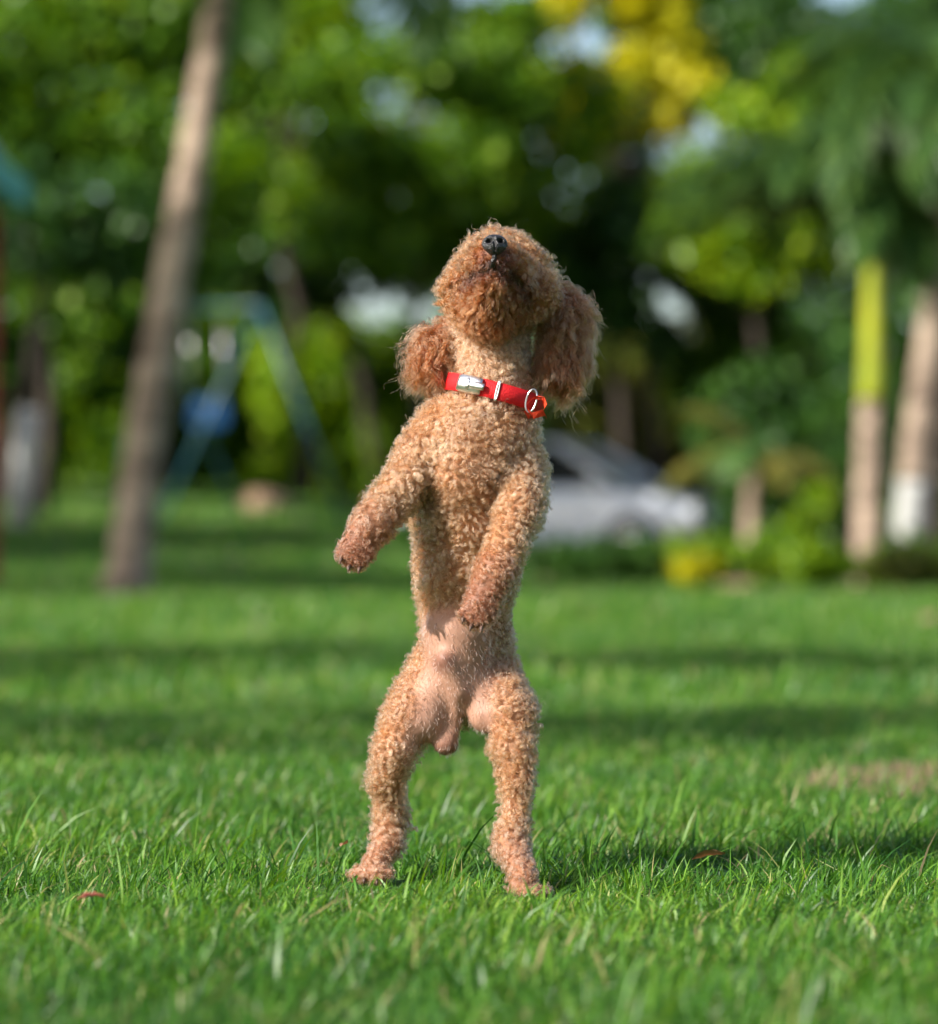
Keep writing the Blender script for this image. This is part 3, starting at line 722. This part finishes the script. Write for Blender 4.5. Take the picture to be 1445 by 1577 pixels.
PA = np.array([p[0] for p in PR]); PB = np.array([p[1] for p in PR]); RA = np.array([p[2] for p in PR]); RB = np.array([p[3] for p in PR]); RG = np.array([p[4] for p in PR])
def prim_dist(P):
    out = np.empty((len(P), len(PR)), np.float32)
    for i in range(len(PR)):
        ab = PB[i] - PA[i]; L2 = ab @ ab
        t = np.clip(((P - PA[i]) @ ab) / L2, 0, 1) if L2 > 1e-12 else np.zeros(len(P))
        out[:, i] = np.linalg.norm(P - PA[i] - t[:, None] * ab, axis=1) - (RA[i] + (RB[i] - RA[i]) * t)
    return out
def to_px(P):
    """where a point of the coat lies in the flat pattern of markings"""
    d = P[:, 1] + 2.8; dz = (P[:, 2] - CAM[2])
    return CX + P[:, 0] / d * FPX, 848.0 - dz / d * FPX
def seg_d(x, y, pts):
    d = np.full(len(x), 1e9)
    for (ax, ay), (bx, by) in zip(pts, pts[1:]):
        vx, vy = bx - ax, by - ay; t = np.clip(((x - ax) * vx + (y - ay) * vy) / (vx * vx + vy * vy), 0, 1)
        d = np.minimum(d, np.hypot(x - ax - t * vx, y - ay - t * vy))
    return d
MOUTH = [(690, 462), (705, 444), (728, 424), (757, 411), (786, 420), (802, 440), (812, 462)]
KS = 0.0026
def sdf(P):
    D = prim_dist(P); m = D.min(1)
    out = m - KS * np.log(np.exp(-(D - m[:, None]) / KS).sum(1))
    k = np.where((P[:, 1] < -0.012) & (P[:, 2] > 0.46))[0]      # the mouth is a groove in the muzzle
    if len(k):
        x, y = to_px(P[k]); out[k] += 0.0055 * np.exp(-(seg_d(x, y, MOUTH) / 7.0) ** 2)
    return out
def gradn(P, e=0.0015):
    g = np.stack([sdf(P + np.eye(3)[k] * e) - sdf(P - np.eye(3)[k] * e) for k in range(3)], -1)
    return g / (np.linalg.norm(g, axis=1)[:, None] + 1e-9)
def regions(P, k=0.004):
    D = prim_dist(P); W = np.exp(-(D - D.min(1)[:, None]) / k)
    out = np.zeros((len(P), len(RN)))
    for i, r in enumerate(RG): out[:, r] += W[:, i]
    return out / out.sum(1)[:, None]
def surface_nets(lo, hi, h):
    n = [int(math.ceil((hi[k] - lo[k]) / h)) + 1 for k in range(3)]
    ax = [lo[k] + h * np.arange(n[k]) for k in range(3)]
    G = np.stack(np.meshgrid(*ax, indexing='ij'), -1).reshape(-1, 3)
    v = np.concatenate([sdf(g) for g in np.array_split(G, 24)]).reshape(n)
    ins = v < 0
    cs = tuple(k - 1 for k in n)
    acc = np.zeros(cs + (3,)); cnt = np.zeros(cs)
    def sl(o): return tuple(slice(o[k], o[k] + cs[k]) for k in range(3))
    for axis in range(3):
        for b in range(2):
            for c in range(2):
                o0 = [0, 0, 0]; oth = [k for k in range(3) if k != axis]; o0[oth[0]] = b; o0[oth[1]] = c
                o1 = list(o0); o1[axis] = 1
                a_, b_ = v[sl(o0)], v[sl(o1)]; cr = (a_ < 0) != (b_ < 0)
                t = np.where(cr, a_ / (a_ - b_ + 1e-20), 0)
                for k in range(3): acc[..., k] += np.where(cr, o0[k] + (t if k == axis else 0), 0)
                cnt += cr
    act = cnt > 0; idx = -np.ones(cs, int); idx[act] = np.arange(act.sum())
    ijk = np.argwhere(act); V = np.array(lo) + h * (ijk + acc[act] / cnt[act][:, None])
    Q = []
    for axis in range(3):
        o1 = [0, 0, 0]; o1[axis] = 1
        A = ins[:n[0] - o1[0], :n[1] - o1[1], :n[2] - o1[2]]; B = ins[o1[0]:, o1[1]:, o1[2]:]
        E = np.argwhere(A != B); u, w = [k for k in range(3) if k != axis]
        if axis == 1: u, w = w, u
        ok = (E[:, u] > 0) & (E[:, w] > 0) & (E[:, u] < cs[u]) & (E[:, w] < cs[w]); E = E[ok]
        flip = ins[tuple(E.T)]
        c = []
        for du, dw in ((0, 0), (-1, 0), (-1, -1), (0, -1)):
            q = E.copy(); q[:, u] += du; q[:, w] += dw; c.append(idx[tuple(q.T)])
        q = np.stack(c, -1); q[~flip] = q[~flip][:, ::-1]; Q.append(q)
    return V, np.concatenate(Q)

def ell(x, y, cx, cy, rx, ry, ang=0.0, soft=0.5):
    c, s = math.cos(ang), math.sin(ang); u = (x - cx) * c + (y - cy) * s; w = -(x - cx) * s + (y - cy) * c
    return ss(1 + soft, 1 - soft, np.sqrt((u / rx) ** 2 + (w / ry) ** 2))


def coat(P, Nn):
    """region weights with the bare-skin and muzzle markings laid over them"""
    W = regions(P); x, y = to_px(P); front = ss(0.15, -0.35, Nn[:, 1])
    arm = (W[:, RN.index('arm')] + W[:, RN.index('paw')] > 0.5) & (P[:, 1] < -0.035)
    bare = np.maximum.reduce([ell(x, y, 704, 1008, 33, 52), ell(x, y, 658, 1110, 21, 54, 0.52), ell(x, y, 736, 1104, 19, 52, -0.25),
                              ell(x, y, 704, 1085, 28, 58), ell(x, y, 687, 1150, 26, 30)]) * front
    bare = np.where(arm, 0, bare)
    brd = np.maximum(ell(x, y, 757, 440, 56, 36), ell(x, y, 760, 400, 46, 30)) * ss(-0.005, -0.03, P[:, 1]) * (y < 520)
    mouth = 0.9 * ss(10, 3, seg_d(x, y, MOUTH)) * ss(-0.01, -0.03, P[:, 1])
    W = W * (1 - np.clip(bare + brd, 0, 1))[:, None]
    i, j = RN.index('skin'), RN.index('beard')
    W[:, j] = W[:, j] * (1 - bare) + brd * (1 - bare); W[:, i] += bare
    W /= W.sum(1)[:, None]
    return W, mouth

def pv(W, key):
    T = np.array([REG[r][key] for r in RN]); return W @ T

# ---- body mesh
dog = empty('dog', (float(dp(700, 1360, 0)[0]), 0.0, 0.0)); DB = np.array(dog.location)
tag(dog, 'curly apricot poodle standing upright on its hind legs on the lawn', 'dog')
bv, bq = surface_nets(np.array([-0.14, -0.145, -0.015]), np.array([0.125, 0.12, 0.575]), 0.0034)
def skin_material():
    m, n, out = new_mat('dog_skin')
    a = N(n, 'ShaderNodeAttribute', attribute_name='tint'); tc = N(n, 'ShaderNodeTexCoord')
    nz = N(n, 'ShaderNodeTexNoise', Scale=70.0, Detail=5.0); n.links.new(tc.outputs['Object'], nz.inputs['Vector'])
    mx = N(n, 'ShaderNodeMixRGB', blend_type='MULTIPLY'); mx.inputs[0].default_value = 0.5
    n.links.new(a.outputs['Color'], mx.inputs[1]); n.links.new(ramp(n, nz.outputs['Fac'], [(0.3, (0.62, 0.55, 0.5)), (0.7, (1, 1, 1))]), mx.inputs[2])
    p = N(n, 'ShaderNodeBsdfPrincipled', Roughness=0.55); p.inputs['Specular IOR Level'].default_value = 0.3
    p.inputs['Subsurface Weight'].default_value = 0.15; p.inputs['Subsurface Radius'].default_value = (0.006, 0.003, 0.002); p.inputs['Subsurface Scale'].default_value = 0.5
    b = N(n, 'ShaderNodeBump', Strength=0.25, Distance=0.002); n.links.new(nz.outputs['Fac'], b.inputs['Height']); n.links.new(b.outputs[0], p.inputs['Normal'])
    n.links.new(mx.outputs[0], p.inputs['Base Color']); n.links.new(p.outputs[0], out.inputs[0])
    return m
body = np_mesh('body', bv - DB, bq, skin_material(), dog, smooth=True)
bn = gradn(bv); bW, bm_ = coat(bv, bn)
bc = np.stack([bW @ np.array([REG[r]['c'] for r in RN])[:, k] for k in range(3)], -1)
bx_, by_ = to_px(bv)
rosy = np.maximum(ell(bx_, by_, 686, 1160, 22, 20), ell(bx_, by_, 684, 1020, 18, 16))[:, None] * (bW[:, RN.index('skin')] > .5)[:, None]
bc = bc * (1 - 0.7 * rosy) + np.array([0.16, 0.065, 0.045]) * 0.7 * rosy
bc = bc * (1 - bm_[:, None]) + np.array([0.03, 0.018, 0.015]) * bm_[:, None]
ca = body.data.color_attributes.new('tint', 'FLOAT_COLOR', 'POINT')
ca.data.foreach_set('color', np.concatenate([bc, np.ones((len(bc), 1))], 1).astype(np.float32).ravel())

# ---- curly coat as strands
def sample_surface(n):
    t = np.concatenate([bq[:, [0, 1, 2]], bq[:, [0, 2, 3]]]); A, B, C = bv[t[:, 0]], bv[t[:, 1]], bv[t[:, 2]]
    ar = np.linalg.norm(np.cross(B - A, C - A), axis=1); cdf = np.cumsum(ar); i = np.searchsorted(cdf, rng.random(n) * cdf[-1])
    u, w = rng.random(n), rng.random(n); f = u + w > 1; u[f], w[f] = 1 - u[f], 1 - w[f]
    return A[i] + (B - A)[i] * u[:, None] + (C - A)[i] * w[:, None], ar.sum() / 2

COL_C = dp(761, 607, 28)                                         # collar centre
COL_UP = np.array([0.25, 0.03, 0.97]); COL_UP /= np.linalg.norm(COL_UP)
def fur(n_strand, clump_mm):
    P, area = sample_surface(n_strand); C, _ = sample_surface(int(area / (clump_mm * 1e-3) ** 2))
    Cn = gradn(C); Cw, Cm = coat(C, Cn); nc = len(C)
    kd = kdtree.KDTree(nc)
    for i in range(nc): kd.insert(C[i], i)
    kd.balance()
    ci = np.array([kd.find(p)[1] for p in P])
    Pn = gradn(P); Pw, Pm = coat(P, Pn)
    keep = rng.random(len(P)) < np.clip(pv(Pw, 'k') / 1.3, 0, 1) * (1 - 0.9 * Pm)
    hgt = (P - COL_C) @ COL_UP; rad = np.linalg.norm(P - COL_C - hgt[:, None] * COL_UP, axis=1)
    keep &= ~((np.abs(hgt) < 0.0070) & (rad < 0.06) & (Pw[:, RN.index('ear')] < .3))
    # nose leather is bare
    keep &= np.linalg.norm(P - NOSE, axis=1) > 0.0095
    P, Pn, Pw, ci = P[keep], Pn[keep], Pw[keep], ci[keep]; n = len(P)
    # clump shapes
    L = pv(Cw, 'L') * rng.uniform(.8, 1.2, nc); r = pv(Cw, 'r') * rng.uniform(.7, 1.3, nc); tn = pv(Cw, 'tn') * rng.uniform(.75, 1.3, nc); hang = pv(Cw, 'hang')
    rv = rng.normal(size=(nc, 3)); T = np.cross(Cn, rv); T /= np.linalg.norm(T, axis=1)[:, None]; B = np.cross(Cn, T)
    down = np.array([0, 0, -1.0]); comb = down - Cn * (Cn @ down)[:, None]
    cw_ear = Cw[:, RN.index('ear')][:, None]
    A = Cn * (1 - 0.45 * cw_ear) + comb * hang[:, None] + T * (rng.uniform(0, .7, nc) * (1 - .7 * cw_ear[:, 0]))[:, None]
    # beard and muzzle hair grows away from the nose
    fl = C - NOSE; fl -= Cn * (fl * Cn).sum(1)[:, None]; fl /= np.linalg.norm(fl, axis=1)[:, None] + 1e-6
    A = A + fl * (Cw[:, RN.index('beard')] * 0.8)[:, None]
    fr = np.array([[61, 23, 47], [37, 71, -29], [-43, 31, 67]]); q = C @ fr.T
    flow = np.stack([np.sin(q[:, 0] + 2 * np.sin(q[:, 1] * .6)), np.sin(q[:, 1] + 2 * np.sin(q[:, 2] * .7) + 1), np.sin(q[:, 2] + 2 * np.sin(q[:, 0] * .5) + 2)], -1)
    flow += 0.7 * np.stack([np.sin(2.7 * q[:, 1]), np.sin(2.9 * q[:, 2] + 1), np.sin(2.6 * q[:, 0] + 2)], -1)
    flow -= Cn * (flow * Cn).sum(1)[:, None]
    A = A + flow * (0.48 * (1 - cw_ear))
    uneven = np.sin(1.7 * q[:, 0] + q[:, 1]) * np.sin(1.9 * q[:, 2])
    L = L * (1 + 0.32 * uneven); r = r * (1.05 + 0.40 * np.sin(1.3 * q[:, 1] - q[:, 2]))
    A /= np.linalg.norm(A, axis=1)[:, None]
    U = np.cross(A, rv); U /= np.linalg.norm(U, axis=1)[:, None]; Vv = np.cross(A, U)
    hand = np.where(rng.random(nc) < .5, 1.0, -1.0); ph = rng.uniform(0, 6.283, nc)
    M = 10; t = np.linspace(0, 1, M)
    k = ci; off = P - C[k]; cv = pv(Pw, 'cv'); sc = rng.uniform(.72, 1.12, n) * np.where(rng.random(n) < 0.010, 1.45, 1.0)
    ph2 = ph[k] + rng.normal(0, .2, n)
    j1 = rng.normal(0, .0003, (n, 3)); j2 = rng.normal(0, .0005, (n, 3)) * (1 + 2 * Pw[:, RN.index('ear')])[:, None]
    pts = np.empty((n, M, 3), np.float32)
    for m in range(M):
        tt = t[m]; a = ph2 + hand[k] * tn[k] * 6.283 * tt; rr = r[k] * min(1.0, tt * 2.2) * sc
        rise = L[k] * sc * (tt ** 0.85) * 0.82
        p = P + A[k] * rise[:, None] + U[k] * (rr * (np.cos(a) - np.cos(ph2)))[:, None] + Vv[k] * (rr * (np.sin(a) - np.sin(ph2)))[:, None]
        p = p - (off - Pn * (off * Pn).sum(1)[:, None]) * (cv * tt)[:, None] + j1 * tt + j2 * tt * tt
        p[:, 2] -= pv(Pw, 'hang') * L[k] * 0.22 * tt * tt
        pts[:, m] = p
    # sink the roots a little
    pts[:, 0] -= (Pn * 0.0012).astype(np.float32)
    col = np.stack([Pw @ np.array([REG[q]['c'] for q in RN])[:, c] for c in range(3)], -1)
    px, py = to_px(P); stain = (P[:, 1] < -0.02) * (py < 500) * np.maximum(ss(20, 5, seg_d(px, py, MOUTH)), ell(px, py, 761, 398, 26, 16))   # tear and lip stain
    col = col * (1 - 0.6 * stain)[:, None]
    tone = (0.90 + 0.20 * rng.random(nc))[k] * rng.uniform(.88, 1.12, n)
    big = 0.94 + 0.08 * np.sin(P[:, 0] * 70 + 3 * np.sin(P[:, 2] * 31)) * np.sin(P[:, 2] * 55 + 1)
    qq = P @ np.array([43.0, 57.0, -39.0]); qz = P @ np.array([-51.0, 33.0, 62.0])
    warm = rng.normal(0, .05, nc)[k] + 0.10 * np.sin(qq + 1.5 * np.sin(qz)) * np.sin(qz * .8)
    col = col * (tone * big)[:, None] * np.stack([1 + 0 * warm, 1 - warm, 1 - 2 * warm], -1)
    return pts, np.clip(col, 0.01, 0.85)

def fur_material():
    m, n, out = new_mat('poodle_fur')
    a = N(n, 'ShaderNodeAttribute', attribute_name='tint')
    h = n.nodes.new('ShaderNodeBsdfHairPrincipled'); h.parametrization = 'COLOR'
    h.inputs['Roughness'].default_value = 0.27; h.inputs['Radial Roughness'].default_value = 0.6
    h.inputs['Coat'].default_value = 0.0
    n.links.new(a.outputs['Color'], h.inputs['Color']); n.links.new(h.outputs[0], out.inputs[0])
    return m
FUR = fur_material()
NOSE = dp(762, 377, -146)
def hair_object(name, pts, col, rad, mat, parent):
    n, M = pts.shape[:2]
    hc = bpy.data.hair_curves.new(name); hc.add_curves([M] * n)
    hc.attributes['position'].data.foreach_set('vector', (pts - DB.astype(np.float32)).ravel()) if 'position' in hc.attributes else None
    ra = hc.attributes.get('radius') or hc.attributes.new('radius', 'FLOAT', 'POINT')
    ra.data.foreach_set('value', (np.tile(rad, n)).astype(np.float32))
    ca = hc.attributes.new('tint', 'FLOAT_COLOR', 'CURVE'); ca.data.foreach_set('color', np.concatenate([col, np.ones((n, 1))], 1).astype(np.float32).ravel())
    hc.materials.append(mat)
    return link(bpy.data.objects.new(name, hc), parent)
scene.render.hair_type = 'STRIP'
fp, fc = fur(170000, 3.5)
coat_o = hair_object('curly_coat', fp, fc, 0.00013 * np.array([1, 1, 1, 1, 1, .95, .9, .8, .65, .35]), FUR, dog)

# ---- nose, claws
NOSE_M = noise_mat('nose_leather', (0.012, 0.011, 0.012), (0.028, 0.026, 0.028), 350, 0.33, 4, 0.5, spec=0.5)
def nose():
    bm = bmesh.new(); bmesh.ops.create_icosphere(bm, subdivisions=5, radius=1.0)
    for v in bm.verts:
        x, y, z = v.co            # front is -y
        w = 1 - 0.28 * max(0, -z) ** 1.2; co = Vector((x * w, y, z))
        for s in (-1, 1):
            d2 = ((x - s * .44) / .25) ** 2 + ((z - .14) / .24) ** 2
            if y < 0: co.y += 1.05 * math.exp(-d2 * 1.8)
            dc = ((x - s * .80) / .16) ** 2 + ((z + .02) / .2) ** 2
            if y < 0: co.y += 0.25 * math.exp(-dc)
        if y < 0: co.y += 0.20 * math.exp(-(x / .09) ** 2) * (1 if z < .25 else .3)
        v.co = Vector((co.x * 19.5 * S, co.y * 15 * S, co.z * 16 * S))
    m = MB(); m.bm.free(); m.bm = bm; o = m.build('nose', NOSE_M, dog); o.location = Vector(NOSE - DB); o.rotation_euler = (R(-18), 0, 0)
    ph = MB(); ph.tube([dp(762, 388, -150) - DB, dp(761, 398, -146) - DB, dp(757, 410, -140) - DB], [3.2 * S, 3.5 * S, 6 * S], 8).build('lip', NOSE_M, dog)
nose()
CLAW = noise_mat('claw', (0.06, 0.035, 0.027), (0.12, 0.07, 0.05), 200, 0.4)
def claw(px, py, dy, tx, ty, td):
    a, b = dp(px, py, dy) - DB, dp(tx, ty, td) - DB; m_ = (a + b) / 2 + np.array([0, -.0008, .0012])
    MB().tube([a, m_, b], [3.6 * S, 2.8 * S, 0.7 * S], 8).build('claw', CLAW, dog)
for fx, fy, fd in ((526, 866, -128), (538, 878, -130), (554, 881, -130), (714, 958, -172), (726, 970, -176), (742, 972, -176), (808, 1384, -228), (828, 1388, -230), (846, 1379, -214), (546, 1353, -44), (562, 1359, -56), (582, 1361, -62)):
    claw(fx, fy - 6, fd + 4, fx - (2 if fx < 800 else -2), fy + 3, fd - 4)

# ------------------------------------------------------------------ collar
def collar():
    RED = noise_mat('collar_nylon', (0.50, 0.006, 0.010), (0.66, 0.012, 0.016), 900, 0.6, 2, 0.35)
    ORANGE = noise_mat('ribbon', (0.72, 0.06, 0.02), (0.85, 0.10, 0.035), 500, 0.55, 2, 0.2)
    CHROME = noise_mat('buckle_metal', (0.62, 0.63, 0.64), (0.74, 0.74, 0.75), 300, 0.3, 3, 0.05, metallic=1.0)
    up = Vector(COL_UP); side = Vector((1, 0, 0)); side = (side - up * side.dot(up)).normalized(); fwd = up.cross(side)   # fwd points away from camera
    RX, RY = 76 * S, 76 * S; Hh = 13.5 * S
    c0 = Vector(COL_C)
    root = tag(empty('dog_collar', c0), 'red nylon dog collar with silver buckle around the poodle neck', 'collar')
    def cp(a, r=1.0, h=0.0): return side * math.sin(a) * RX * r - fwd * math.cos(a) * RY * r + up * h
    bm = bmesh.new(); n = 72; rings = []
    for i in range(n):
        a = 6.28318 * i / n; wv = 1 + 0.006 * math.sin(5 * a)
        rings.append([bm.verts.new(cp(a, r * wv, h)) for r, h in ((1.0, -Hh), (1.022, -Hh), (1.03, 0), (1.022, Hh), (1.0, Hh))])
    for i in range(n):
        p, q = rings[i], rings[(i + 1) % n]
        for k in range(5): bm.faces.new((p[k], q[k], q[(k + 1) % 5], p[(k + 1) % 5]))
    m = MB(); m.bm.free(); m.bm = bm; m.build('band', RED, root)
    def arcbox(name, a0, a1, r0, r1, h, mat, n=12, hole=None):
        bm = bmesh.new(); rg = []
        for i in range(n + 1):
            a = a0 + (a1 - a0) * i / n; e = 1 - 0.12 * abs(2 * i / n - 1) ** 4
            rg.append([bm.verts.new(cp(a, r, s)) for r, s in ((r0, -h * e), (r1, -h * e * .9), (r1 + .012, 0), (r1, h * e * .9), (r0, h * e))])
        for p, q in zip(rg, rg[1:]):
            for k in range(5): bm.faces.new((p[k], q[k], q[(k + 1) % 5], p[(k + 1) % 5]))
        bm.faces.new(rg[0][::-1]); bm.faces.new(rg[-1])
        m = MB(); m.bm.free(); m.bm = bm; return m.build(name, mat, root)
    b = arcbox('buckle', -0.78, -0.26, 1.032, 1.09, 14.5 * S, CHROME)
    for s in (-1, 1):
        arcbox('buckle_lug', -0.56 if s < 0 else -0.48, -0.50 if s < 0 else -0.20, 1.095, 1.115, (9 if s < 0 else 6) * S, CHROME)
    def ringpts(a, r, h, w, tilt=0.0, n=20):
        ctr = cp(a, r); tg = (cp(a + .02, r) - cp(a - .02, r)).normalized(); out = cp(a, 1.0).normalized()
        return [ctr + up * math.cos(6.28318 * i / n) * h + (tg * math.cos(tilt) + out * math.sin(tilt)) * math.sin(6.28318 * i / n) * w for i in range(n)]
    MB().tube(ringpts(0.06, 1.04, 15.5 * S, 1.8 * S), 1.3 * S, 8, True).build('slider_ring', CHROME, root)
    MB().tube(ringpts(0.78, 1.09, 18 * S, 8 * S, 0.7), 1.5 * S, 8, True).build('d_ring', CHROME, root)
    # orange ribbon loops hanging at the ring
    def ribbon(name, pts, w, wd):
        bm = bmesh.new(); rows = []
        for p, ww in zip(pts, w):
            p = Vector(p); rows.append([bm.verts.new(p - Vector(wd) * ww), bm.verts.new(p + Vector(wd) * ww)])
        for p, q in zip(rows, rows[1:]): bm.faces.new((p[0], p[1], q[1], q[0]))
        bmesh.ops.solidify(bm, geom=bm.faces[:], thickness=0.0007)
        m = MB(); m.bm.free(); m.bm = bm; m.build(name, ORANGE, root)
    o = dp(812, 626, -22)
    def rp(px, py, dy): return dp(808 + (px - 806) * 1.25, 627 + (py - 627) * 1.2, dy - 28) - np.array(c0)
    ribbon('ribbon_loop', [rp(808, 624, -24), rp(818, 614, -30), rp(829, 616, -30), rp(832, 626, -26), rp(826, 636, -24), rp(812, 640, -24), rp(806, 632, -22)], [3.5 * S, 6 * S, 7 * S, 8 * S, 8 * S, 6 * S, 3 * S], (0.25, -0.9, 0.35))
    ribbon('ribbon_end', [rp(810, 630, -24), rp(816, 638, -30), rp(830, 634, -32), rp(833, 640, -30)], [3 * S, 5 * S, 5 * S, 4 * S], (-0.3, -0.2, 0.93))
    ribbon('ribbon_end', [rp(812, 624, -24), rp(822, 616, -28), rp(830, 607, -28)], [2.5 * S, 4 * S, 3 * S], (0.6, -0.4, 0.6))
collar()
